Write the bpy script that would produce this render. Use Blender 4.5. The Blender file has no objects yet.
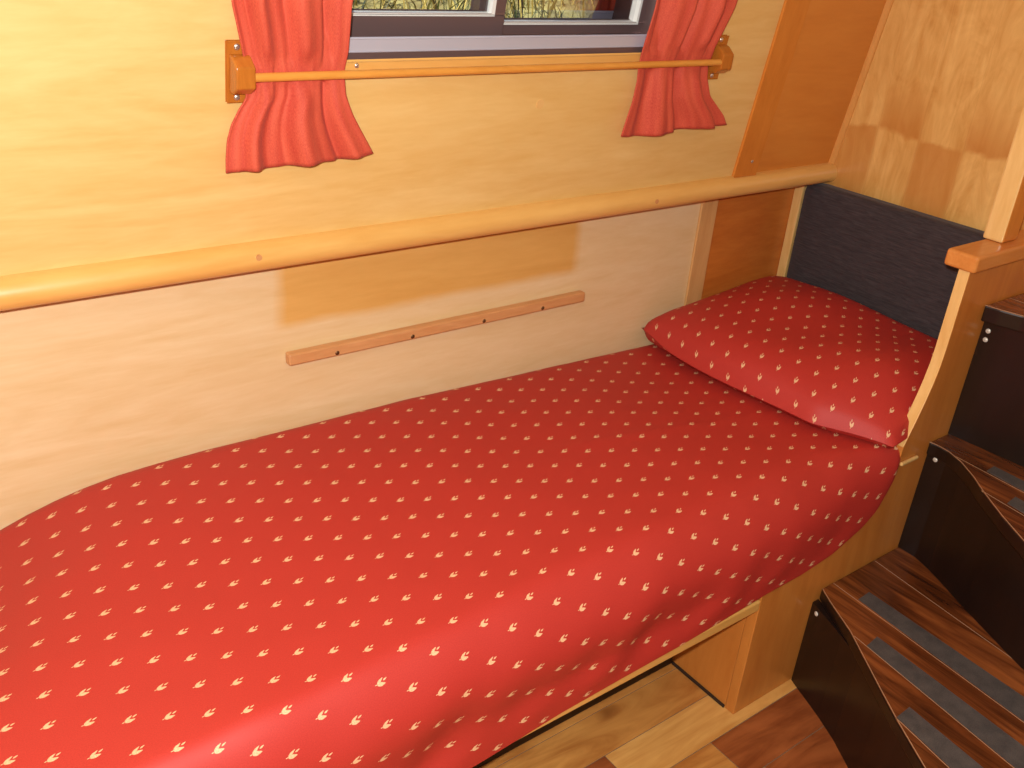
import bpy, bmesh, math, random
from mathutils import Vector, Matrix, noise

random.seed(7)
sc = bpy.context.scene
COL = sc.collection

# ------------------------------------------------------------------ camera
CAM_H = 1.275
yaw, pit, rol, foc = 0.6777782, -0.4651462, 0.0826336, 936.667
fw = Vector((math.sin(yaw)*math.cos(pit), math.cos(yaw)*math.cos(pit), math.sin(pit)))
r0 = Vector((math.cos(yaw), -math.sin(yaw), 0))
u0 = r0.cross(fw)
rt = r0*math.cos(rol) + u0*math.sin(rol)
up = -r0*math.sin(rol) + u0*math.cos(rol)
cd = bpy.data.cameras.new('camera')
cam = bpy.data.objects.new('camera', cd)
COL.objects.link(cam)
cd.sensor_fit = 'HORIZONTAL'; cd.sensor_width = 36.0; cd.lens = foc/1024*36.0
cd.clip_start = 0.02
cam.matrix_world = Matrix(((rt.x, up.x, -fw.x, 0), (rt.y, up.y, -fw.y, 0), (rt.z, up.z, -fw.z, CAM_H), (0, 0, 0, 1)))
sc.camera = cam

# ------------------------------------------------------------------ light
sc.view_settings.view_transform = 'Standard'
sc.view_settings.look = 'None'
sc.view_settings.gamma = 1
sc.view_settings.use_curve_mapping = False
sc.view_settings.exposure = 0.0
FLASH_W = 90
SUN_W = 9
world = bpy.data.worlds.new('sky'); sc.world = world
world.use_nodes = True
wn = world.node_tree
bg = wn.nodes['Background']
sky = wn.nodes.new('ShaderNodeTexSky')
sky.sky_type = 'NISHITA'; sky.sun_disc = False
sky.sun_elevation = math.radians(48); sky.sun_rotation = math.radians(200)
wn.links.new(sky.outputs[0], bg.inputs[0]); bg.inputs[1].default_value = 0.3
sd = bpy.data.lights.new('sun', 'SUN'); sun = bpy.data.objects.new('sun', sd); COL.objects.link(sun)
sd.energy = SUN_W; sd.angle = math.radians(0.6); sd.color = (1, .95, .86)
sun.rotation_euler = Vector((.6, .14, -.79)).to_track_quat('-Z', 'Y').to_euler()
# the camera's own flash, just above and left of the lens
fl = bpy.data.lights.new('camera_flash', 'POINT'); flo = bpy.data.objects.new('camera_flash', fl); COL.objects.link(flo)
fl.energy = FLASH_W; fl.shadow_soft_size = 0.014; fl.color = (1.0, 1.0, .985)
flo.location = (-0.035, 0.01, CAM_H+0.055)

# ------------------------------------------------------------------ helpers
def srgb(r, g, b):
    f = lambda c: (c/255/12.92) if c/255 <= .04045 else ((c/255+.055)/1.055)**2.4
    return (f(r), f(g), f(b), 1)

class NT:
    """short hand for building shader trees"""
    def __init__(s, name):
        s.m = bpy.data.materials.new(name); s.m.use_nodes = True
        s.t = s.m.node_tree; s.b = s.t.nodes['Principled BSDF']
    def n(s, typ, **kw):
        x = s.t.nodes.new(typ)
        for k, v in kw.items(): setattr(x, k, v)
        return x
    def put(s, sock, v):
        if hasattr(v, 'is_linked') or isinstance(v, bpy.types.NodeSocket): s.t.links.new(v, sock)
        elif v is not None: sock.default_value = v
    def math(s, op, a, b=None, c=None):
        x = s.n('ShaderNodeMath', operation=op)
        s.put(x.inputs[0], a)
        if b is not None: s.put(x.inputs[1], b)
        if c is not None: s.put(x.inputs[2], c)
        return x.outputs[0]
    def coords(s, kind='Object', scale=(1, 1, 1), loc=(0, 0, 0), rot=(0, 0, 0)):
        tc = s.n('ShaderNodeTexCoord'); mp = s.n('ShaderNodeMapping')
        s.t.links.new(tc.outputs[kind], mp.inputs[0])
        mp.inputs['Scale'].default_value = scale; mp.inputs['Location'].default_value = loc; mp.inputs['Rotation'].default_value = rot
        return mp.outputs[0]
    def noise(s, vec, scale, detail=4, rough=.55, dist=0):
        x = s.n('ShaderNodeTexNoise'); s.put(x.inputs['Vector'], vec)
        x.inputs['Scale'].default_value = scale; x.inputs['Detail'].default_value = detail
        x.inputs['Roughness'].default_value = rough; x.inputs['Distortion'].default_value = dist
        return x.outputs[0]
    def ramp(s, fac, stops):
        x = s.n('ShaderNodeValToRGB'); s.put(x.inputs[0], fac)
        e = x.color_ramp.elements
        while len(e) < len(stops): e.new(.5)
        for q, (p, c) in zip(e, stops): q.position = p; q.color = c
        return x.outputs[0]
    def mix(s, fac, a, b, mode='MIX'):
        x = s.n('ShaderNodeMix', data_type='RGBA', blend_type=mode)
        s.put(x.inputs[0], fac); s.put(x.inputs[6], a); s.put(x.inputs[7], b)
        return x.outputs[2]
    def mr(s, v, a, b, c=0, d=1):
        x = s.n('ShaderNodeMapRange'); s.put(x.inputs[0], v)
        for i, q in enumerate((a, b, c, d)): x.inputs[i+1].default_value = q
        return x.outputs[0]
    def bump(s, h, strength=.2, dist=.001):
        x = s.n('ShaderNodeBump'); s.put(x.inputs['Height'], h)
        x.inputs['Strength'].default_value = strength; x.inputs['Distance'].default_value = dist
        s.t.links.new(x.outputs[0], s.b.inputs['Normal'])
    def base(s, c): s.put(s.b.inputs['Base Color'], c)
    def set(s, **kw):
        for k, v in kw.items(): s.b.inputs[k.replace('_', ' ')].default_value = v

def plain(name, c, rough=.5, metal=0, spec=.5):
    t = NT(name); t.base(c); t.set(Roughness=rough, Metallic=metal); t.b.inputs['Specular IOR Level'].default_value = spec
    return t.m

AX = {'X': (.16, 1, 1), 'Y': (1, .16, 1), 'Z': (1, 1, .16)}
def wood(name, light, dark, axis='X', scale=14, rough=.32, streak=.5, fine=.35, spec=.5, dist=1.2, extra=None):
    """varnished timber, grain stretched along one axis"""
    t = NT(name)
    v = t.coords('Object', AX[axis])
    a = t.noise(v, scale, 5, .6, dist)
    f = t.noise(v, scale*9, 3, .6, .3)
    k = t.math('ADD', t.math('MULTIPLY', a, 1-fine), t.math('MULTIPLY', f, fine))
    c = t.ramp(k, [(.5-.22*(1/max(streak, .05))*.5, dark), (.5+.22*(1/max(streak, .05))*.5, light)])
    if extra: c = extra(t, c)
    t.base(c); t.set(Roughness=rough); t.b.inputs['Specular IOR Level'].default_value = spec
    t.bump(f, .06, .0006)
    return t.m

def link(name, bm, mats, parent=None, loc=None, smooth=False):
    """one mesh object; vertices come in world space, the origin goes to the base of the bounding box"""
    me = bpy.data.meshes.new(name)
    vs = [v.co for v in bm.verts]
    if loc is None:
        lo = [min(c[i] for c in vs) for i in range(3)]; hi = [max(c[i] for c in vs) for i in range(3)]
        loc = ((lo[0]+hi[0])/2, (lo[1]+hi[1])/2, lo[2])
    loc = Vector(loc)
    for v in bm.verts: v.co -= loc
    bmesh.ops.recalc_face_normals(bm, faces=bm.faces)
    bm.to_mesh(me); bm.free()
    if not isinstance(mats, (list, tuple)): mats = [mats]
    for m in mats: me.materials.append(m)
    if smooth:
        for p in me.polygons: p.use_smooth = True
        me.set_sharp_from_angle(angle=math.radians(50))
    o = bpy.data.objects.new(name, me); COL.objects.link(o)
    if parent is not None:
        o.parent = parent
        q = parent; off = Vector((0, 0, 0))
        while q is not None: off += q.location; q = q.parent
        o.location = loc - off
    else: o.location = loc
    return o

def tag(o, label=None, cat=None, group=None, kind=None):
    if label: o['label'] = label
    if cat: o['category'] = cat
    if group: o['group'] = group
    if kind: o['kind'] = kind
    return o
def empty(name, loc, label, cat=None, group=None, kind=None):
    o = bpy.data.objects.new(name, None); COL.objects.link(o); o.location = loc
    o.empty_display_size = .05
    return tag(o, label, cat, group, kind)
def structure(name, bm, mats, label, parent=None, smooth=False):
    return tag(link(name, bm, mats, parent, smooth=smooth), label, kind='structure')

def bevel(bm, w, seg=2, edges=None):
    if w: bmesh.ops.bevel(bm, geom=list(edges or bm.edges), offset=w, segments=seg, affect='EDGES', profile=.5)
def box(x0, x1, y0, y1, z0, z1, bev=0, bm=None, seg=2):
    b2 = bmesh.new()
    bmesh.ops.create_cube(b2, size=1)
    for v in b2.verts:
        v.co = Vector((x0+(v.co.x+.5)*(x1-x0), y0+(v.co.y+.5)*(y1-y0), z0+(v.co.z+.5)*(z1-z0)))
    bevel(b2, bev, seg)
    return join(bm, b2)
def join(bm, b2):
    if bm is None: return b2
    me = bpy.data.meshes.new('tmp'); b2.to_mesh(me); b2.free(); bm.from_mesh(me); bpy.data.meshes.remove(me)
    return bm
def prism(pts, d, bm=None, bev=0, mi=0):
    """extrude the closed polygon pts (3-D points) by the vector d"""
    b2 = bmesh.new()
    a = [b2.verts.new(p) for p in pts]
    f = b2.faces.new(a)
    r = bmesh.ops.extrude_face_region(b2, geom=[f])
    vs = [g for g in r['geom'] if isinstance(g, bmesh.types.BMVert)]
    bmesh.ops.translate(b2, verts=vs, vec=d)
    if bev: bevel(b2, bev, 2)
    for f in b2.faces: f.material_index = mi
    return join(bm, b2)
def tube(p, q, r, n=16, bm=None, r2=None, bev=0):
    p, q = Vector(p), Vector(q); d = q-p
    b2 = bmesh.new()
    bmesh.ops.create_cone(b2, cap_ends=True, segments=n, radius1=r, radius2=r if r2 is None else r2, depth=d.length)
    b2.transform(Matrix.Translation((p+q)/2) @ d.to_track_quat('Z', 'Y').to_matrix().to_4x4())
    if bev: bevel(b2, bev, 2, [e for e in b2.edges if len(e.link_faces) == 2 and any(len(f.verts) > 4 for f in e.link_faces)])
    return join(bm, b2)
def screw_head(p, nrm, r):
    """domed screw head with a cross slot"""
    p, nrm = Vector(p), Vector(nrm).normalized()
    b = bmesh.new()
    bmesh.ops.create_uvsphere(b, u_segments=14, v_segments=8, radius=r)
    for v in b.verts: v.co.z *= .45
    for ang in (0, math.pi/2):
        s = box(-r*.6, r*.6, -r*.11, r*.11, r*.40, r*.47)
        s.transform(Matrix.Rotation(ang, 4, 'Z')); join(b, s)
    b.transform(Matrix.Translation(p) @ nrm.to_track_quat('Z', 'Y').to_matrix().to_4x4())
    return b
def lerp_table(tab, x):
    if x <= tab[0][0]: return tab[0][1]
    for (a, b), (c, d) in zip(tab, tab[1:]):
        if x <= c:
            k = (x-a)/(c-a); k = k*k*(3-2*k) if False else k
            return b+(d-b)*k
    return tab[-1][1]
def sstep(a, b, x):
    k = min(1, max(0, (x-a)/(b-a))); return k*k*(3-2*k)

# ------------------------------------------------------------------ measures
YW = 1.303          # lower lining of the hull side
XE = 1.878          # end bulkhead
YP = 0.708          # side panel between berth and steps
XL, YB, ZC = -1.7, -0.75, 1.95
UPV = Vector((0, -.1429, .9897)); NRM = Vector((0, -.9897, -.1429)); BASE = Vector((0, 1.249, .823))
def W(x, z, o=0):
    """point on the leaning upper lining at length x and height z, o in front of it"""
    return Vector((x, 0, 0)) + BASE + UPV*((z-.823)/.9897) + NRM*o
def wbox(x0, x1, z0, z1, o0, o1, bev=0, bm=None, seg=2):
    b2 = bmesh.new()
    bmesh.ops.create_cube(b2, size=1)
    for v in b2.verts:
        v.co = W(x0+(v.co.x+.5)*(x1-x0), z0+(v.co.y+.5)*(z1-z0), o0+(v.co.z+.5)*(o1-o0))
    bevel(b2, bev, seg)
    return join(bm, b2)

# ------------------------------------------------------------------ materials
M = {}
M['upper'] = wood('honey_plywood', srgb(231, 196, 126), srgb(214, 168, 90), 'X', 11, .47, .5, .35, 1.0, 2.0)
M['upper_end'] = wood('orange_lining', srgb(214, 140, 58), srgb(198, 120, 42), 'X', 11, .4, .45, .35, .8, 2.0)
def patch(t, c):
    # the unfaded oblong where something long hung on the lining
    tc = t.n('ShaderNodeTexCoord'); sp = t.n('ShaderNodeSeparateXYZ'); t.t.links.new(tc.outputs['Object'], sp.inputs[0])
    wob = t.noise(t.coords('Object', (1, 1, 1)), 9, 2)
    x = t.math('ADD', sp.outputs[0], t.math('MULTIPLY', t.math('SUBTRACT', wob, .5), .02))
    z = t.math('ADD', sp.outputs[2], t.math('MULTIPLY', t.math('SUBTRACT', wob, .5), .015))
    k = t.math('MULTIPLY', t.math('MULTIPLY', t.mr(x, PX[0]-.012, PX[0]+.012), t.mr(x, PX[1]+.012, PX[1]-.012)), t.mr(z, PZ-.010, PZ+.008))
    return t.mix(k, c, t.mix(1, c, srgb(246, 218, 158), 'MULTIPLY'))
LX0, LX1 = XL, 1.53
PX = (.565-(LX0+LX1)/2, 1.185-(LX0+LX1)/2); PZ = .655-.0
M['lower'] = wood('faded_plywood', srgb(229, 204, 158), srgb(213, 180, 124), 'X', 11, .46, .5, .35, .9, 2.0, patch)
M['rail'] = wood('honey_hardwood', srgb(230, 182, 104), srgb(214, 158, 78), 'X', 10, .3, .6, .3, 1.0, 1.0)
M['edge'] = wood('pale_corner_bead', srgb(222, 160, 88), srgb(204, 138, 66), 'Z', 12, .3)
M['orange'] = wood('orange_plywood', srgb(206, 126, 52), srgb(180, 96, 34), 'X', 12, .3, .6, .35)
M['orange_v'] = wood('orange_hardwood', srgb(214, 138, 56), srgb(196, 116, 40), 'Z', 12, .28, .6, .35)
M['pale_v'] = wood('pale_ply_strip', srgb(218, 172, 112), srgb(200, 148, 88), 'Z', 12, .4, .6, .35)
M['bright_v'] = wood('pale_pine', srgb(236, 196, 130), srgb(216, 168, 96), 'Z', 14, .3, .6, .35)
M['panel'] = wood('panel_ply', srgb(208, 136, 62), srgb(186, 108, 42), 'Z', 10, .28, .55, .3)
M['cap'] = wood('cap_hardwood', srgb(214, 142, 72), srgb(192, 116, 50), 'X', 14, .25, .6, .3)
M['batten'] = wood('batten_hardwood', srgb(214, 160, 106), srgb(192, 132, 78), 'X', 16, .4, .6, .35)
M['bracket'] = wood('bracket_hardwood', srgb(196, 120, 44), srgb(164, 92, 28), 'Z', 16, .22, .6, .3, .6)
M['rod'] = wood('rod_hardwood', srgb(226, 160, 74), srgb(202, 132, 50), 'X', 20, .22, .6, .3, .6)
M['screw'] = plain('screw_steel', srgb(216, 208, 196), .3, .85)
M['screw_dark'] = plain('screw_bronze', srgb(120, 92, 60), .4, .8)
M['white_dot'] = plain('zinc_screw', srgb(214, 206, 192), .4, .3)
M['alu'] = plain('aluminium', srgb(196, 196, 208), .38, .35)
M['alu_brown'] = plain('anodised_frame', srgb(122, 100, 98), .3, .5)
M['gasket'] = plain('window_seal', srgb(226, 226, 220), .5)
M['plinth'] = plain('dark_plinth', srgb(46, 28, 20), .6)
M['kick'] = plain('dark_kick_strip', srgb(44, 28, 18), .6)
M['dark'] = wood('black_stained_wood', srgb(34, 22, 18), srgb(20, 12, 10), 'Z', 12, .3, .6, .3)
M['grip'] = None

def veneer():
    t = NT('checkered_veneer')
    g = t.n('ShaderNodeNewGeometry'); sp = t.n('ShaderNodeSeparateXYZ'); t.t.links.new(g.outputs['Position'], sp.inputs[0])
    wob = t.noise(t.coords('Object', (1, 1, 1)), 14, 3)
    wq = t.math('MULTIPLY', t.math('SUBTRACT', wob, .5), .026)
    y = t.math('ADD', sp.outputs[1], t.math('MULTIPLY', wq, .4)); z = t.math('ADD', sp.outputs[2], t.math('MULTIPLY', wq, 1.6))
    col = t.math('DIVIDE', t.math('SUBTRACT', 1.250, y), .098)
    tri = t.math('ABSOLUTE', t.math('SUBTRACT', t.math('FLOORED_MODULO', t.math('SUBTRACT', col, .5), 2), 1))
    par = t.mr(tri, .56, .44)                                           # 1 on odd columns, soft at their edges
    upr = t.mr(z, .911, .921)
    # odd columns darken just above the seam and fade upwards, even ones below it
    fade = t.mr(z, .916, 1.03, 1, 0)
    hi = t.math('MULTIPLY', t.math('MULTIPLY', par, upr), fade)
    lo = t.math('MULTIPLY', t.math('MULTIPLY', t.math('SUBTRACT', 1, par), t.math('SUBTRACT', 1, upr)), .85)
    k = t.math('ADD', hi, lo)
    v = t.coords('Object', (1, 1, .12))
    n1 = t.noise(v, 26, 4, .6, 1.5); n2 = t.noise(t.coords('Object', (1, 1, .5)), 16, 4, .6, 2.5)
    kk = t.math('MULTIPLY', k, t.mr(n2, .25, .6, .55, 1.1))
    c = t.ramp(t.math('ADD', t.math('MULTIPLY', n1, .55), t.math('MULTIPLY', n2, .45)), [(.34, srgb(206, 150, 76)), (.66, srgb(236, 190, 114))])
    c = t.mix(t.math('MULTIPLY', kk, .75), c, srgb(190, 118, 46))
    # thin dark glue lines between columns
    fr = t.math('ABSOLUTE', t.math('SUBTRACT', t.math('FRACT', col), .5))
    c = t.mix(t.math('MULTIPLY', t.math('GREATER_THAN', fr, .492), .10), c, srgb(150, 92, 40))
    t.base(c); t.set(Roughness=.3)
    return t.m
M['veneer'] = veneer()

def floor_wood(name, a, b):
    t = NT(name)
    v = t.coords('Object', (.14, 1, 1)); n1 = t.noise(v, 22, 5, .6, 2.2); n2 = t.noise(t.coords('Object', (.5, 1, 1)), 9, 3, .6, 1)
    kn = t.n('ShaderNodeTexVoronoi'); t.put(kn.inputs['Vector'], t.coords('Object', (.7, 1.3, 1))); kn.inputs['Scale'].default_value = 6.5
    c = t.ramp(t.math('ADD', t.math('MULTIPLY', n1, .6), t.math('MULTIPLY', n2, .4)), [(.36, b), (.62, a)])
    c = t.mix(t.mr(kn.outputs['Distance'], .03, .16, .75, 0), c, srgb(96, 46, 20))
    t.base(c); t.set(Roughness=.3)
    return t.m
M['fl_light'] = floor_wood('floor_pale_oak', srgb(228, 176, 100), srgb(198, 138, 68))
M['fl_mid'] = floor_wood('floor_honey_oak', srgb(208, 148, 76), srgb(168, 104, 46))
M['fl_red'] = floor_wood('floor_red_brown_oak', srgb(164, 92, 48), srgb(122, 60, 28))
M['fl_gap'] = plain('floor_joint', srgb(120, 100, 78), .7)

def tread_wood():
    t = NT('tread_mahogany')
    v = t.coords('Object', (1, .1, 1)); n1 = t.noise(v, 30, 5, .62, 1.8); n2 = t.noise(t.coords('Object', (1, .35, 1)), 9, 3)
    c = t.ramp(t.math('ADD', t.math('MULTIPLY', n1, .6), t.math('MULTIPLY', n2, .4)), [(.36, srgb(58, 27, 12)), (.5, srgb(108, 56, 26)), (.66, srgb(156, 88, 42))])
    t.base(c); t.set(Roughness=.27)
    return t.m
M['tread'] = tread_wood()
M['joint'] = plain('pale_caulking', srgb(170, 132, 98), .5)
def grip():
    t = NT('grit_strip'); n = t.noise(t.coords('Object'), 700, 2); b = t.noise(t.coords('Object'), 40, 3)
    t.base(t.ramp(t.math('ADD', t.math('MULTIPLY', n, .5), t.math('MULTIPLY', b, .5)), [(.35, srgb(56, 51, 50)), (.7, srgb(94, 86, 80))]))
    t.set(Roughness=.75); t.bump(n, .5, .001); return t.m
M['grip'] = grip()

def sprig_fabric(name, red, cream):
    """red cotton woven with a repeat of small cream sprigs, laid out in the cloth's own UV in metres"""
    t = NT(name)
    uv = t.n('ShaderNodeUVMap'); sp = t.n('ShaderNodeSeparateXYZ'); t.t.links.new(uv.outputs[0], sp.inputs[0])
    X = t.math('SUBTRACT', sp.outputs[0], .043); Y = t.math('SUBTRACT', sp.outputs[1], .817)
    ax, ay, bx, by = .0365, -.0190, .0067, .0465
    det = ax*by-bx*ay
    lin = lambda p, q: t.math('ADD', t.math('MULTIPLY', X, p), t.math('MULTIPLY', Y, q))
    i, j = lin(by/det, -bx/det), lin(-ay/det, ax/det)
    di = t.math('SUBTRACT', i, t.math('ROUND', i)); dj = t.math('SUBTRACT', j, t.math('ROUND', j))
    px = t.math('MULTIPLY', t.math('ADD', t.math('MULTIPLY', di, ax), t.math('MULTIPLY', dj, bx)), 1000)
    py = t.math('MULTIPLY', t.math('ADD', t.math('MULTIPLY', di, ay), t.math('MULTIPLY', dj, by)), 1000)
    def ell(cx, cy, a, b, rot):
        c, s = math.cos(math.radians(rot)), math.sin(math.radians(rot))
        x = t.math('SUBTRACT', px, cx); y = t.math('SUBTRACT', py, cy)
        u = t.math('ADD', t.math('MULTIPLY', x, c/a), t.math('MULTIPLY', y, s/a))
        v = t.math('ADD', t.math('MULTIPLY', x, -s/b), t.math('MULTIPLY', y, c/b))
        # pointed leaf: |v| squeezed towards the tip
        v = t.math('MULTIPLY', v, t.math('ADD', 1.0, t.math('MULTIPLY', t.math('MAXIMUM', u, 0), .9)))
        return t.math('ADD', t.math('MULTIPLY', u, u), t.math('MULTIPLY', v, v))
    d = None
    for e in ((-.6, -2.2, 5.4, 2.3, -2), (-1.4, 1.7, 5.2, 1.55, 30), (5.6, 2.0, 2.9, .9, 20), (-7.2, -1.4, 1.8, .55, 8)):
        q = ell(*e); d = q if d is None else t.math('MINIMUM', d, q)
    k = t.mr(d, .8, 1.15, 1, 0)
    w = t.noise(t.coords('UV', (900, 900, 900)), 1, 1)
    cr = t.mix(t.mr(w, .3, .7), cream, srgb(214, 150, 104))
    rr = t.mix(t.mr(t.noise(t.coords('UV', (1, 1, 1)), 700, 2), .3, .7), red, t.mix(1, red, srgb(232, 222, 222), 'MULTIPLY'))
    t.base(t.mix(k, rr, cr))
    t.set(Roughness=.6); t.b.inputs['Specular IOR Level'].default_value = .45
    t.bump(w, .12, .0006)
    return t.m
M['cover'] = sprig_fabric('red_sprig_cotton', srgb(184, 50, 40), srgb(228, 192, 150))
M['pillow'] = sprig_fabric('red_sprig_pillow_cotton', srgb(186, 50, 41), srgb(228, 192, 150))

def curtain_mat():
    t = NT('coral_curtain_weave')
    w = t.noise(t.coords('UV', (900, 260, 1)), 1, 2); s = t.noise(t.coords('UV', (60, 6, 1)), 1, 3)
    t.base(t.ramp(t.math('ADD', t.math('MULTIPLY', w, .55), t.math('MULTIPLY', s, .45)), [(.32, srgb(178, 52, 36)), (.68, srgb(216, 98, 68))]))
    t.set(Roughness=.75); t.b.inputs['Sheen Weight'].default_value = .03
    t.bump(w, .3, .001); return t.m
M['curtain'] = curtain_mat()

def dark_fabric():
    t = NT('charcoal_chenille')
    w = t.noise(t.coords('Object', (1, .35, 4)), 90, 3, .6, .6); b = t.noise(t.coords('Object', (1, 1, 1)), 5, 2)
    t.base(t.ramp(w, [(.3, srgb(40, 33, 36)), (.7, srgb(66, 56, 58))]))
    t.set(Roughness=.85); t.b.inputs['Sheen Weight'].default_value = .1; t.bump(w, .35, .002); return t.m
M['charcoal'] = dark_fabric()

def glass():
    t = NT('window_glass')
    o = t.t.nodes['Material Output']; t.t.nodes.remove(t.b)
    tr = t.n('ShaderNodeBsdfTransparent'); gl = t.n('ShaderNodeBsdfGlossy'); gl.inputs['Roughness'].default_value = .02
    fr = t.n('ShaderNodeFresnel'); fr.inputs[0].default_value = 1.45
    mx = t.n('ShaderNodeMixShader'); t.t.links.new(fr.outputs[0], mx.inputs[0])
    t.t.links.new(tr.outputs[0], mx.inputs[1]); t.t.links.new(gl.outputs[0], mx.inputs[2]); t.t.links.new(mx.outputs[0], o.inputs[0])
    tr.inputs[0].default_value = (.96, .97, .96, 1)
    return t.m
M['glass'] = glass()
def blade_mat():
    t = NT('dry_grass'); oi = t.n('ShaderNodeVertexColor'); oi.layer_name = 'tint'
    t.base(oi.outputs[0]); t.set(Roughness=.6); return t.m
M['grass'] = blade_mat()
t = NT('bank_soil'); t.base(t.ramp(t.noise(t.coords('Object'), 14, 5), [(.35, srgb(96, 84, 50)), (.65, srgb(150, 140, 84))])); t.set(Roughness=.9); M['soil'] = t.m
M['ceil'] = wood('ceiling_boards', srgb(168, 150, 128), srgb(150, 130, 108), 'X', 8, .4)
M['dim'] = wood('walnut_lining', srgb(120, 96, 74), srgb(98, 76, 56), 'X', 8, .45)

# ------------------------------------------------------------------ floor: oak boards laid along the cabin
PLANKS = []
ys = [YB, -.66, -.57, -.48, -.39, -.30, -.21, -.12, -.03, .06, .15, .24, .33, .42, .51, .599, .687, .768, .85, .935, 1.02, 1.11, 1.20, YW+.03]
bm = bmesh.new()
fixed = {(.599): [(.62, 2), (1.067, 1), (XE, 2)], (.687): [(.30, 0), (.889, 2), (XE, 0)], (.768): [(.25, 2), (XE, 1)], (.51): [(.7, 1), (1.105, 0), (XE, 2)], (.85): [(.5, 1), (XE, 1)]}
for y0, y1 in zip(ys, ys[1:]):
    if y0 in fixed:
        segs = [(XL, 1)] + fixed[y0]
        xs = [XL]; idx = []
        for x, k in fixed[y0]: xs.append(x); idx.append(k)
    else:
        xs = [XL]; idx = []
        while xs[-1] < XE:
            xs.append(min(XE, xs[-1]+random.uniform(.35, .8))); idx.append(random.choice((0, 1, 1, 2)))
    for x0, x1, k in zip(xs, xs[1:], idx):
        n0 = len(bm.faces)
        box(x0+.0007, x1-.0007, y0+.0007, y1-.0007, -.018, 0, .0006, bm, 1)
        bm.faces.ensure_lookup_table()
        for f in bm.faces[n0:]: f.material_index = k
n0 = len(bm.faces)
box(XL, XE, YB, YW+.03, -.04, -.0012, 0, bm)
bm.faces.ensure_lookup_table()
for f in bm.faces[n0:]: f.material_index = 3
structure('floor', bm, [M['fl_light'], M['fl_mid'], M['fl_red'], M['fl_gap']], 'oak board floor in mixed pale and red-brown boards')

# ------------------------------------------------------------------ shell
HX0, HX1, HZ0, HZ1 = .565, 1.262, 1.087, 1.50      # window opening in the lining
ZT = 1.93
bm = wbox(XL, HX0, .80, ZT, -.03, 0)
wbox(HX1, 1.575, .80, ZT, -.03, 0, 0, bm)
wbox(HX0, HX1, .80, HZ0, -.03, 0, 0, bm)
wbox(HX0, HX1, HZ1, ZT, -.03, 0, 0, bm)
wb = structure('wall_back_upper', bm, M['upper'], 'leaning honey plywood lining above the long rail, cut by the window')
structure('wall_back_end', wbox(1.575, XE+.02, .80, ZT, -.03, 0), M['upper_end'], 'orange plywood lining panel between the cover strip and the bulkhead')
link('wood_plug', tube(W(.995, .999, -.002), W(.995, .999, .0007), .008, 20), M['bright_v'], wb)
bm = box(LX0, LX1, YW, YW+.03, 0, .80)
wl = structure('wall_back_lower', bm, M['lower'], 'faded pale plywood lining between the long rail and the bed')
bm = box(LX1, XE+.02, YW, YW+.03, 0, .80)
structure('wall_back_corner', bm, M['orange'], 'orange plywood lining panel beside the dark cushion')
bm = box(XE, XE+.03, YB, YW+.1, -.02, ZT)
structure('wall_right', bm, M['veneer'], 'checkered veneer bulkhead above the dark cushion')
structure('wall_left', box(XL-.03, XL, YB, YW+.1, -.02, ZT), M['dim'], 'plywood bulkhead at the far left end')
structure('wall_front', box(XL, XE, YB-.03, YB, -.02, ZT), M['dim'], 'plywood lining behind the viewer')
structure('ceiling', box(XL-.03, XE+.03, YB-.03, YW+.03, ZT-.02, ZT+.02), M['ceil'], 'boarded cabin ceiling')

# the long rail along the gunwale
prof = [(1.30, .7815), (1.242, .7815), (1.2345, .783), (1.229, .788), (1.2262, .796), (1.2265, .805), (1.230, .813), (1.236, .819), (1.2435, .8225), (1.2505, .8240), (1.30, .8240)]
bm = prism([(XL, y, z) for y, z in prof], (XE-XL, 0, 0))
rail = structure('trim_1', bm, M['rail'], 'long rounded honey-coloured rail running the length of the wall', smooth=True)
for x, z in ((.503, .806), (1.306, .801)):
    link('wood_plug', tube((x, 1.2285, z), (x, 1.2255, z), .0045, 16), M['batten'], rail)
# cover strip on the upper lining
bm = wbox(1.543, 1.606, .823, ZT, 0, .007, .003)
st = structure('trim_2', bm, M['orange_v'], 'orange upright cover strip on the upper wall right of the curtains')
link('screw', screw_head(W(1.584, .853, .0065), NRM, .004), M['screw'], st, smooth=True)
structure('trim_3', prism([W(XE, .823, 0), W(XE-.010, .823, 0), W(XE-.009, .823, .005), W(XE-.004, .823, .010), W(XE, .823, .011)], UPV*1.1), M['edge'], 'slim corner bead where the upper wall meets the bulkhead')
structure('trim_4', box(1.522, 1.572, YW-.006, YW, 0, .7815, .0015), M['pale_v'], 'pale upright strip under the rail left of the pillow end')
structure('trim_5', box(1.838, 1.862, YW-.024, YW, 0, .7815, .003), M['bright_v'], 'pale upright corner strip beside the dark cushion')
structure('trim_6', wbox(HX0-.05, HX1+.03, 1.060, 1.0775, 0, .010, .003), M['rail'], 'slim wooden lip under the window frame')

# ------------------------------------------------------------------ window
win = empty('window_1', W((HX0+HX1)/2, HZ0, 0), 'sliding aluminium window with grass outside', kind='structure')
def ring(x0, x1, z0, z1, w, o0, o1, bev=.0015, wb=None):
    wb = w if wb is None else wb
    b = wbox(x0, x1, z0, z0+wb, o0, o1, bev)
    wbox(x0, x1, z1-w, z1, o0, o1, bev, b)
    wbox(x0, x0+w, z0+wb, z1-w, o0, o1, bev, b); wbox(x1-w, x1, z0+wb, z1-w, o0, o1, bev, b)
    return b
link('inner_flange', ring(HX0-.012, HX1+.012, HZ0+.0025, HZ1+.012, .0165, .0, .005), M['alu'], win)
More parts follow.
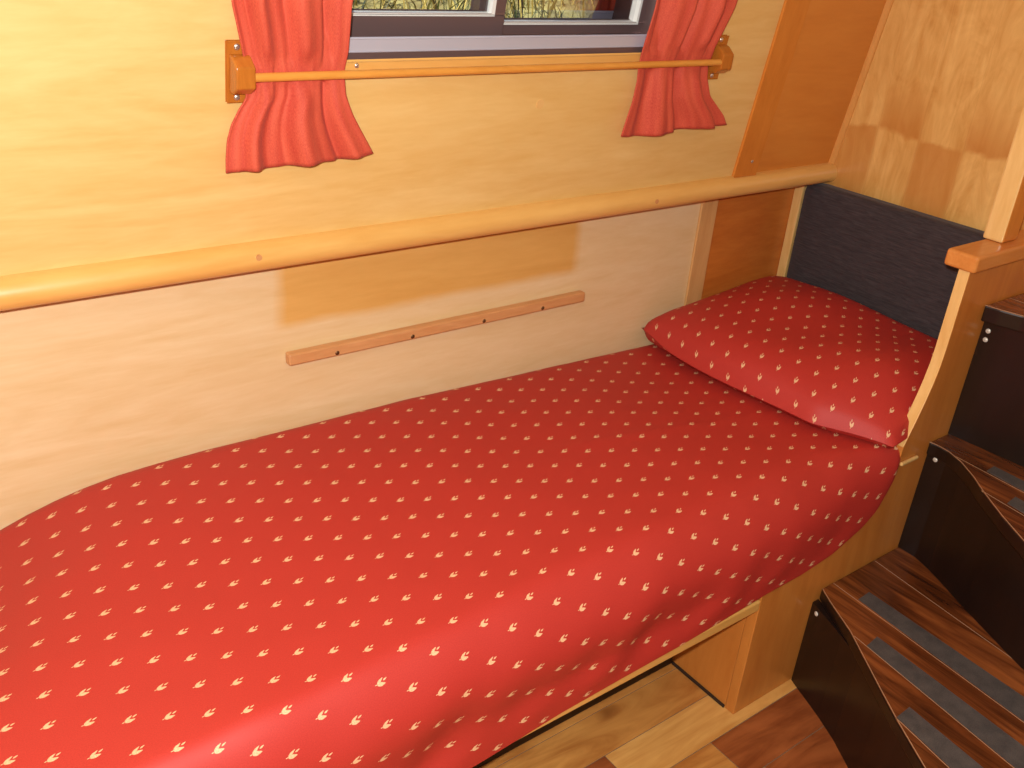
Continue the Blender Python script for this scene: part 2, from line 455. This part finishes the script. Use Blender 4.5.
# channel that runs out through the hull side
bm = wbox(HX0, HX1, HZ0-.001, HZ0+.005, -.085, 0)
wbox(HX0, HX1, HZ1-.012, HZ1, -.085, 0, 0, bm)
wbox(HX0, HX0+.012, HZ0, HZ1, -.085, 0, 0, bm); wbox(HX1-.012, HX1, HZ0, HZ1, -.085, 0, 0, bm)
link('window_channel', bm, M['alu_brown'], win)
link('fixed_frame', ring(.895, HX1-.011, HZ0+.0045, HZ1-.011, .016, -.085, -.062, .002, .0175), M['alu_brown'], win)
sash = link('sliding_sash', ring(HX0+.011, .925, HZ0+.0045, HZ1-.011, .020, -.060, -.040, .002, .0355), M['alu_brown'], win)
link('glazing_bead', ring(HX0+.029, .9065, HZ0+.0385, HZ1-.028, .0045, -.052, -.039, .0008, .0022), M['gasket'], sash)
link('glazing_bead', ring(.925, HX1-.026, HZ0+.0205, HZ1-.026, .003, -.075, -.0605, .0008, .002), M['gasket'], win)
link('glass_pane', wbox(HX0+.03, .906, HZ0+.0392, HZ1-.03, -.051, -.048), M['glass'], sash)
link('glass_pane', wbox(.910, HX1-.026, HZ0+.0208, HZ1-.026, -.074, -.071), M['glass'], win)
link('shadow_strip', wbox(HX0-.012, HX1+.012, 1.0778, 1.0893, 0, .003, .001), M['alu_brown'], win)  # dark strip added as the shadow line between wooden lip and flange
link('screw', screw_head(W(.648, 1.072, .010), NRM, .0036), M['screw'], win, smooth=True)

# ------------------------------------------------------------------ outside: canal bank
bm = bmesh.new()
NXB, NYB = 24, 16
def bank_z(x, y): return .62+.50*(y-1.45)+.05*noise.noise(Vector((x*1.3, y*1.3, 0)))
gv = [[bm.verts.new((-1.5+i*7/NXB, 1.55+j*3.6/NYB, bank_z(-1.5+i*7/NXB, 1.55+j*3.6/NYB))) for j in range(NYB+1)] for i in range(NXB+1)]
for i in range(NXB):
    for j in range(NYB): bm.faces.new((gv[i][j], gv[i+1][j], gv[i+1][j+1], gv[i][j+1]))
structure('ground_bank', bm, M['soil'], 'grassy canal bank seen through the window', smooth=True)
bm = bmesh.new()
cl = bm.loops.layers.color.new('tint')
tints = [srgb(150, 150, 70), srgb(196, 184, 120), srgb(120, 134, 56), srgb(216, 204, 150), srgb(172, 160, 92), srgb(98, 112, 48)]
for k in range(15000):
    x = random.uniform(.3, 4.2); y = random.uniform(1.62, 3.9); z = bank_z(x, y)-.01
    h = random.uniform(.05, .15); a = random.uniform(0, 6.283); w = random.uniform(.0014, .0034)
    ln = random.uniform(.02, .14); la = random.uniform(0, 6.283)
    dx, dy = math.cos(a)*w, math.sin(a)*w; lx, ly = math.cos(la)*ln, math.sin(la)*ln
    p = [bm.verts.new(q) for q in ((x-dx, y-dy, z), (x+dx, y+dy, z), (x+dx*.8+lx*.35, y+dy*.8+ly*.35, z+h*.6), (x-dx*.8+lx*.35, y-dy*.8+ly*.35, z+h*.6), (x+lx, y+ly, z+h))]
    c = random.choice(tints)
    for f in (bm.faces.new(p[:4]), bm.faces.new((p[3], p[2], p[4]))):
        for lp in f.loops: lp[cl] = c
tag(link('grass', bm, M['grass']), 'tall dry grass on the bank outside the window', 'grass', kind='stuff')

# ------------------------------------------------------------------ curtain rod with its two brackets
ZR, OR = 1.0655, .025
cr = empty('curtain_rod', W(.95, ZR, 0), 'slim wooden rod on two block brackets holding the red curtains to the wall', 'curtain rod')
link('rod', tube(W(.484, ZR, OR), W(1.385, ZR-.001, OR), .0058, 16), M['rod'], cr, smooth=True)
for xa, xb in ((.466, .494), (1.375, 1.405)):
    zc = 1.0665
    b = wbox(xa, xb, zc-.038, zc+.038, 0, .006, .0012)
    # rounded block: octagon outline seen from the end, standing on the plate
    pts = [(zc-.024, .0055), (zc+.024, .0055), (zc+.023, .015), (zc+.013, .031), (zc-.013, .033), (zc-.024, .019)]
    blk = prism([W(xa+.001, z, o) for z, o in pts], Vector((xb-xa-.002, 0, 0)), None, .002)
    join(b, blk)
    br = link('bracket', b, M['bracket'], cr)
    for dz in (-.032, .032):
        link('screw', screw_head(W((xa+xb)/2-.002, zc+dz, .006), NRM, .0042), M['screw'], br, smooth=True)

# ------------------------------------------------------------------ curtains
def curtain(name, rows, folds, seed, label):
    """rows: (z, left, right, fold depth, mean offset); cloth runs behind the rod and flares below it"""
    rnd = random.Random(seed)
    ph = [rnd.uniform(0, 6.28) for _ in range(6)]
    NU, NV = 120, 70
    bm = bmesh.new(); uvl = bm.loops.layers.uv.new('UVMap')
    ztop, zbot = rows[0][0], rows[-1][0]
    tab = [[(-r[0], r[k]) for r in rows] for k in (1, 2, 3, 4)]
    grid = []
    for j in range(NV+1):
        v = j/NV
        z = ztop+(zbot-ztop)*(v**.8)
        L, R, A, O = [lerp_table(q, -z) for q in tab]
        row = []
        for i in range(NU+1):
            u = i/NU
            flare = sstep(1.06, zbot, z)
            uu = u+.012*math.sin(2*math.pi*folds*u+ph[0])*min(1, u*6, (1-u)*6)
            um = u+.05*math.sin(5*u+ph[5])+.03*math.sin(z*14+ph[0])
            w = 1.1*math.sin(2*math.pi*folds*um+ph[1]) + .40*math.sin(2*math.pi*folds*2.3*um+ph[2]+.8*z*9) + .4*math.sin(2*math.pi*1.2*u+ph[3]+z*6)
            edge = min(1, u*8, (1-u)*8)
            o = O + A*w*.55*(.35+.65*edge)
            o = max(o, .0045)
            k_ = sstep(.035, .012, abs(z-ZR)); o = o*(1-k_)+k_*min(o, OR-.0075)
            o = max(o, .003, .0140*sstep(1.048, 1.058, z)*sstep(1.09, 1.08, z), .009*sstep(1.05, 1.06, z)*sstep(1.125, 1.11, z))
            zz = z + flare*(.0022*w + .006*u*u + .0025*math.sin(9*u+ph[4]) - .004*sstep(.12, .3, u)*sstep(.62, .5, u))
            row.append(bm.verts.new(W(L+(R-L)*uu, zz, o)))
        grid.append(row)
    for j in range(NV):
        for i in range(NU):
            f = bm.faces.new((grid[j][i], grid[j+1][i], grid[j+1][i+1], grid[j][i+1]))
            for lp, (a, b) in zip(f.loops, ((i, j), (i, j+1), (i+1, j+1), (i+1, j))):
                lp[uvl].uv = (a/NU*.34, b/NV*.55)
    o = link(name, bm, M['curtain'], smooth=True)
    s = o.modifiers.new('thickness', 'SOLIDIFY'); s.thickness = .0022; s.offset = 0
    # stitched hem along the lower edge
    return tag(o, label, 'curtain', 'red curtains at the window')
curtain('curtain',
        [(1.48, .445, .648, .020, .030), (1.25, .458, .636, .019, .028), (1.155, .466, .625, .017, .024), (1.095, .482, .629, .012, .017), (1.066, .489, .627, .009, .012), (1.035, .487, .629, .012, .017), (1.025, .478, .632, .014, .019), (1.005, .466, .640, .015, .021), (.985, .460, .651, .017, .022), (.962, .458, .665, .018, .023), (.943, .458, .677, .018, .023)],
        3.0, 3, 'red curtain at the left end of the wooden rod, larger of the two')
curtain('curtain',
        [(1.48, 1.17, 1.40, .020, .030), (1.25, 1.178, 1.392, .019, .028), (1.155, 1.183, 1.383, .017, .024), (1.095, 1.184, 1.368, .012, .017), (1.066, 1.186, 1.362, .009, .012), (1.035, 1.187, 1.366, .012, .017), (1.0, 1.184, 1.385, .016, .020), (.960, 1.176, 1.436, .017, .022), (.940, 1.174, 1.453, .017, .022)],
        2.2, 11, 'red curtain at the right end of the wooden rod, above the pillow side')

# ------------------------------------------------------------------ wall batten
bt = link('wall_batten', box(.570, 1.204, YW-.017, YW, .5905, .611, .003), M['batten'])
tag(bt, 'thin bare wooden batten screwed to the pale wall above the bed', 'batten')
for x in (.656, .803, .957, 1.096):
    link('screw', screw_head((x, YW-.0165, .5965), (0, -1, 0), .0042), M['screw_dark'], bt, smooth=True)

# ------------------------------------------------------------------ berth base
bb = empty('bed_base', (.9, 1.0, 0), 'wooden berth base under the red bed, open below its front edge', 'bed base')
link('bed_board', box(-.02, 1.146, .7050, .735, .2465, .2685, .003), M['rail'], bb)
link('slat_board', box(-.02, XE-.005, .736, YW-.026, .247, .2675, .002), M['panel'], bb)
link('plinth', box(-.02, 1.150, .864, .89, 0, .246, .001), M['plinth'], bb)
eb = link('end_box', box(1.1515, 1.168, .7295, .89, 0, .246, .001), M['panel'], bb)
link('kick_strip', box(1.147, 1.151, .7295, .863, 0, .006, .001), M['kick'], eb)

# ------------------------------------------------------------------ side panel with cap and post between bed and steps
sp_ = empty('bunk_end_panel', (1.5, .72, 0), 'plywood side panel with hardwood cap and post between the bed head and the steps', 'partition')
HEMP = [(1.150, .283), (1.24, .287), (1.323, .298), (1.40, .320), (1.435, .340), (1.462, .376), (1.478, .412)]
pr = [(1.150, 0)]+HEMP+[(1.484, .470), (1.491, .490), (1.502, .520), (1.514, .556), (1.523, .590), (1.528, .62), (1.530, .65), (1.530, .797), (XE-.004, .797), (XE-.004, 0)]
pn = link('side_panel', prism([(x, YP, z) for x, z in pr], (0, .0205, 0), None, .0015), [M['panel'], M['bright_v']], sp_)
for f in pn.data.polygons:
    if f.normal.x < -.6 and f.center.z+pn.location.z+sp_.location.z > .46: f.material_index = 1
link('cap_rail', box(1.519, XE-.003, .6955, .7525, .797, .8265, .005, None, 3), M['cap'], sp_)
b = box(1.638, 1.690, .7195, .7570, .8265, ZT-.03, .004)
pt = link('post', b, [M['orange_v'], M['bright_v']], sp_)
for f in pt.data.polygons:
    if f.normal.x < -.6: f.material_index = 1
link('seat_ledge', box(1.486, 1.540, .7015, .708, .430, .4375, .0025), M['bright_v'], sp_)

# ------------------------------------------------------------------ dark back cushion
def cushion(x0, x1, y0, y1, z0, z1, r, n=14):
    b = bmesh.new()
    bmesh.ops.create_cube(b, size=1)
    bmesh.ops.subdivide_edges(b, edges=b.edges, cuts=n, use_grid_fill=True)
    c = Vector(((x0+x1)/2, (y0+y1)/2, (z0+z1)/2)); h = Vector(((x1-x0)/2, (y1-y0)/2, (z1-z0)/2))
    for v in b.verts:
        p = Vector((v.co.x*2*h.x, v.co.y*2*h.y, v.co.z*2*h.z))
        inn = Vector([max(-(h[i]-r), min(h[i]-r, p[i])) for i in range(3)])
        d = p-inn
        if d.length > 1e-6: p = inn+d.normalized()*r
        q = Vector((p.y/h.y, p.z/h.z))
        p.x += (-.006 if p.x < 0 else 0)*(1-q.x*q.x)*(1-q.y*q.y)
        v.co = c+p
    return b
cu = link('backrest_cushion', cushion(1.826, 1.876, .735, 1.272, .452, .779, .016), M['charcoal'], smooth=True)
tag(cu, 'charcoal upholstered back cushion standing on edge against the veneer bulkhead', 'cushion')

# ------------------------------------------------------------------ mattress under its red cover
ZB = .2690
ZW = [(-.03, .37), (.05, .408), (.090, .426), (.124, .440), (.155, .451), (.194, .462), (.235, .471), (.281, .477), (.34, .480), (.42, .481), (.61, .479), (.79, .479), (1.016, .470), (1.4, .456), (1.87, .455)]
HEM = [(-.03, .228), (.40, .242), (.57, .253), (.70, .265), (.82, .2695), (.95, .273), (1.15, .287), (1.24, .289), (1.323, .300), (1.40, .328), (1.435, .352), (1.462, .390), (1.482, .424), (1.50, .440), (1.87, .440)]
FY = [(-.03, .699), (1.44, .699), (1.475, .702), (1.495, .712), (1.515, .7335), (1.87, .7335)]
def cover_mesh():
    bm = bmesh.new(); uvl = bm.loops.layers.uv.new('UVMap')
    NX = 190
    x0, x1 = -.03, 1.822
    secs = []; UVs = []
    for i in range(NX+1):
        x = x0+(x1-x0)*i/NX
        zw, zh, yf = lerp_table(ZW, x), lerp_table(HEM, x), lerp_table(FY, x)
        ends = min(1, (x-x0)/.03); ends = math.sqrt(max(0, 1-(1-ends)**2))
        sec = []
        top = .468
        ry = lerp_table([(.3, .045), (.7, .075), (1.30, .095), (1.50, .02), (2, .02)], x)
        rz = min(lerp_table([(.3, .09), (.8, .13)], x), max(.014, top-zh-.01))
        # front: from the hem up, then a quarter round, then the top to the wall
        nf, nr, ntp = 14, 10, 44
        pts = []
        for k in range(nf):
            q = k/nf; pts.append((yf+.006*(1-q)*0, zh+(top-rz-zh)*q))
        for k in range(nr):
            a = k/nr*math.pi/2
            pts.append((yf+ry*(1-math.cos(a)), top-rz+rz*math.sin(a)))
        ys0 = yf+ry
        for k in range(ntp+1):
            q = k/ntp; y = ys0+(YW-.0015-ys0)*q
            z = top
            wgt = sstep(.85, 1.29, y)
            z = top*(1-wgt)+(zw+.004)*wgt
            if x < .28: z = z*(1) 
            z -= .020*sstep(1.268, YW, y)
            pts.append((y, z))
        L = 0; prev = None; vv = []
        for p in pts:
            if prev is not None: L += math.hypot(p[0]-prev[0], p[1]-prev[1])
            vv.append(L); prev = p
        # arc length measured so that v equals y on the flat top
        ref = vv[nf+nr+10]-pts[nf+nr+10][0]
        for (y, z), l in zip(pts, vv):
            h = sstep(.47, .26, z)*(1 if y < .80 else 0)
            fr = sstep(.86, .70, y)
            # folds hanging from the front edge, slanting down to the left
            s = x-.55*(z-.25)
            amp = (.0026*math.sin(s*30+.6)+.0015*math.sin(s*53+2.1)+.0050*math.sin(s*16))*h*sstep(zh, zh+.05, z)*sstep(1.45, 1.2, x)
            dy = amp*1.3
            qz = min(1, max(0, (z-zh)/(top-zh+1e-6)))
            bulge = (-.008*math.exp(-((qz-.66)/.22)**2)+.0055*math.exp(-((qz-.30)/.14)**2)*sstep(1.18, 1.0, x)*(.7+.5*math.sin(x*9+1)))*sstep(1.48, 1.25, x)*sstep(.83, .74, y)
            nz = .0035*noise.noise(Vector((x*5, y*7, 1.3)))+.0018*noise.noise(Vector((x*13, y*15, 4.1)))
            # a soft crease running across towards the pillow
            cr_ = .0028*math.exp(-((y-(1.02-.20*(x-.9)))/.010)**2)*sstep(.85, 1.0, x)*sstep(1.42, 1.25, x)
            zz = z+(nz+cr_)*(1-h)*sstep(1.30, 1.24, y)
            sec.append((x, y+dy+bulge, zz))
        # rounded left end
        zb = max(zh, ZB)
        ss = []
        for (X, y, z) in sec:
            ss.append((X, y, ZB+(z-ZB)*(.25+.75*ends) if z > ZB else z))
        ss.append((x, YW-.0015, zb)); ss.append((x, yf+.045, zb)); ss.append((x, yf+.008, max(zh, ZB)))
        uv = [(x, l-ref) for l in vv]+[(x, 0)]*3
        secs.append([bm.verts.new(p) for p in ss]); UVs.append(uv)
    n = len(secs[0])
    for i in range(NX):
        for j in range(n):
            k = (j+1) % n
            f = bm.faces.new((secs[i][j], secs[i+1][j], secs[i+1][k], secs[i][k]))
            for lp, (a, b) in zip(f.loops, ((i, j), (i+1, j), (i+1, k), (i, k))): lp[uvl].uv = UVs[a][b]
    bm.faces.new(secs[0]); bm.faces.new(list(reversed(secs[-1])))
    return bm
mt = link('covered_mattress', cover_mesh(), M['cover'], smooth=True)
tag(mt, 'single bed mattress under a red cover patterned with small cream sprigs, along the wall', 'bed')

# ------------------------------------------------------------------ pillow
def pillow_mesh():
    bm = bmesh.new(); uvl = bm.loops.layers.uv.new('UVMap')
    NA, NB = 44, 60
    def pos(a, b, side):
        # a: 0 front edge .. 1 at the back cushion; b: 0 by the side panel .. 1 at the wall
        A, B = 2*a-1, 2*b-1
        prof = max(0, (1-abs(A)**3))**.46 * max(0, (1-abs(B)**5))**(.38 if B > 0 else .5)
        xf = 1.378+.060*sstep(.22, 0, b) + .008*math.sin(b*7)
        xf -= .010*(1-B*B)
        xb = 1.820
        y0, y1 = .727, 1.291
        yc = y0+(y1-y0)*b
        yc += .008*(1-A*A)*(-1 if B > 0 else 1)*abs(B)**6
        x = xf+(xb-xf)*a
        if b < .15: yc -= .022*sstep(.15, 0, b)*sstep(.62, .1, a)     # corner over the side panel's low end
        seam = .484+.048*a**1.5 + .012*sstep(.8, 1, b)*(1-a)
        seam += .008*math.sin(b*5)*a
        if side > 0:
            z = seam+prof*(.070+.022*sstep(.35, .8, b)*sstep(.2, .7, a)+.012*math.sin(a*4+b*2)-.024*sstep(.58, .2, b)*sstep(.3, .9, a))
            z += .012*noise.noise(Vector((a*2.4, b*3.2, 2)))*prof
        else:
            z = max(seam-prof*.09, .4735+.002*prof)
        return Vector((x, yc, z))
    top = [[bm.verts.new(pos(i/NA, j/NB, 1)) for j in range(NB+1)] for i in range(NA+1)]
    bot = [[top[i][j] if i in (0, NA) or j in (0, NB) else bm.verts.new(pos(i/NA, j/NB, -1)) for j in range(NB+1)] for i in range(NA+1)]
    for g in (top, bot):
        U = [[0]*(NB+1) for _ in range(NA+1)]; V = [[0]*(NB+1) for _ in range(NA+1)]
        for j in range(NB+1):
            for i in range(1, NA+1): U[i][j] = U[i-1][j]+(g[i][j].co-g[i-1][j].co).length
        for i in range(NA+1):
            for j in range(1, NB+1): V[i][j] = V[i][j-1]+(g[i][j].co-g[i][j-1].co).length
            mid = V[i][NB//2]
            for j in range(NB+1): V[i][j] -= mid
        for j in range(NB+1):
            mid = U[NA//2][j]
            for i in range(NA+1): U[i][j] -= mid
        for i in range(NA):
            for j in range(NB):
                ij = [(i, j), (i+1, j), (i+1, j+1), (i, j+1)]
                f = bm.faces.new([g[p][q] for p, q in ij])
                for lp in f.loops:
                    for p, q in ij:
                        if lp.vert == g[p][q]: lp[uvl].uv = (1.05*U[p][q]+.3, 1.05*V[p][q]+1.0)
    return bm
pl = link('pillow', pillow_mesh(), M['pillow'], smooth=True)
tag(pl, 'plump pillow in a red sprigged case leaning on the charcoal cushion', 'pillow')

# ------------------------------------------------------------------ steps
Z1, Z2, Z3 = .2137, .4553, .7209
stp = empty('boat_steps', (1.5, .35, 0), 'dark wooden cabin steps with curved treads and grey grip strips', 'steps')
YS = .7065
T1 = [(1.334, YS), (1.327, .696), (1.315, .676), (1.300, .648), (1.279, .608), (1.250, .566), (1.205, .501), (1.166, .443), (1.118, .365), (1.05, .26), (.975, .15), (.90, .05)]
T2 = [(1.572, YS), (1.574, .690), (1.571, .668), (1.556, .635), (1.527, .595), (1.494, .558), (1.451, .503), (1.411, .445), (1.345, .355), (1.27, .25), (1.14, .05)]
T3 = [(1.618, YS), (1.622, .68), (1.632, .643), (1.640, .5), (1.640, .05)]
R1 = [(1.316, YS), (1.309, .690), (1.296, .655), (1.282, .619), (1.260, .570), (1.217, .495), (1.179, .437), (1.132, .36), (1.064, .255), (.93, .06)]
R2 = [(1.579, YS), (1.577, .668), (1.565, .632), (1.545, .59), (1.515, .53), (1.470, .43), (1.44, .36), (1.40, .26), (1.30, .06)]
R3 = [(1.636, YS), (1.640, .64), (1.648, .5), (1.648, .06)]
def tread(pts, back, z, th, strips, joints):
    poly = [(x, y, z-th) for x, y in pts]+[(back, pts[-1][1], z-th), (back, YS, z-th)]
    b = prism(poly, (0, 0, th), None, .003)
    for (p, q) in joints:
        d = Vector((q[0]-p[0], q[1]-p[1], 0)).normalized()*.0006; n = Vector((-d.y, d.x, 0))
        prism([(p[0]+n.x, p[1]+n.y, z-.001), (q[0]+n.x, q[1]+n.y, z-.001), (q[0]-n.x, q[1]-n.y, z-.001), (p[0]-n.x, p[1]-n.y, z-.001)], (0, 0, .0013), b, 0, 1)
    # pale worn line along the nosing
    for p, q in zip(pts, pts[1:]):
        d = Vector((q[0]-p[0], q[1]-p[1], 0)).normalized(); n = Vector((-d.y, d.x, 0))
        if n.x < 0: n = -n
        a0 = Vector((p[0], p[1], 0))+n*.0016; a1 = Vector((q[0], q[1], 0))+n*.0016
        prism([(a0.x, a0.y, z-.001), (a1.x, a1.y, z-.001), (a1.x+n.x*.0011, a1.y+n.y*.0011, z-.001), (a0.x+n.x*.0011, a0.y+n.y*.0011, z-.001)], (0, 0, .0013), b, 0, 1)
    t = link('tread', b, [M['tread'], M['joint'], M['dark']], stp)
    for f in t.data.polygons:
        if abs(f.normal.z) < .6 and f.material_index == 0: f.material_index = 2
    for s in strips:
        link('grip_strip', prism([(x, y, z-.0005) for x, y in s], (0, 0, .0016), None, 0), M['grip'], t)
    return t
tread(T1, 1.60, Z1, .024,
      [[(1.366, .650), (1.402, .652), (1.388, .30), (1.36, .06), (1.30, .06), (1.336, .30)],
       [(1.272, .568), (1.308, .572), (1.286, .29), (1.25, .06), (1.19, .06), (1.236, .29)],
       [(1.172, .446), (1.208, .447), (1.190, .28), (1.15, .06), (1.09, .06), (1.140, .28)]],
      [((1.3665, .704), (1.334, .30)), ((1.275, .595), (1.234, .29)), ((1.170, .446), (1.138, .28)), ((1.497, .704), (1.45, .30))])
tread(T2, 1.66, Z2, .026,
      [[(1.568, .592), (1.597, .594), (1.592, .45), (1.57, .06), (1.52, .06), (1.556, .45)],
       [(1.497, .517), (1.530, .520), (1.518, .40), (1.48, .06), (1.43, .06), (1.478, .40)]],
      [((1.567, .650), (1.553, .45)), ((1.497, .562), (1.474, .40))])
tread(T3, XE-.004, Z3, .030, [[(1.660, .58), (1.695, .58), (1.69, .06), (1.655, .06)]], [((1.70, .704), (1.70, .06))])
def riser(pts, z0, z1, bolts):
    b = bmesh.new(); th = .016
    fr = [[b.verts.new((x, y, z)) for x, y in pts] for z in (z0, z1)]
    bk = [[b.verts.new((x+th, y-th*.3 if k else y, z)) for k, (x, y) in enumerate(pts)] for z in (z0, z1)]
    n = len(pts)
    for k in range(n-1):
        b.faces.new((fr[0][k], fr[0][k+1], fr[1][k+1], fr[1][k])); b.faces.new((bk[0][k+1], bk[0][k], bk[1][k], bk[1][k+1]))
        b.faces.new((fr[1][k], fr[1][k+1], bk[1][k+1], bk[1][k])); b.faces.new((fr[0][k+1], fr[0][k], bk[0][k], bk[0][k+1]))
    for k in (0, n-1): b.faces.new((fr[0][k], fr[1][k], bk[1][k], bk[0][k]))
    o = link('riser', b, M['dark'], stp)
    for p, nn in bolts: link('screw', screw_head(p, nn, .0048), M['white_dot'], o, smooth=True)
    return o
riser(R1, 0, Z1-.0235, [((1.3085, .690, .178), (-.9, .4, 0))])
riser(R2, Z1+.0005, Z2-.0255, [((1.577, .688, .425), (-1, 0, 0))])
riser(R3, Z2+.0005, Z3-.0295, [((1.6365, .695, .672), (-1, 0, 0)), ((1.6365, .695, .655), (-1, 0, 0))])
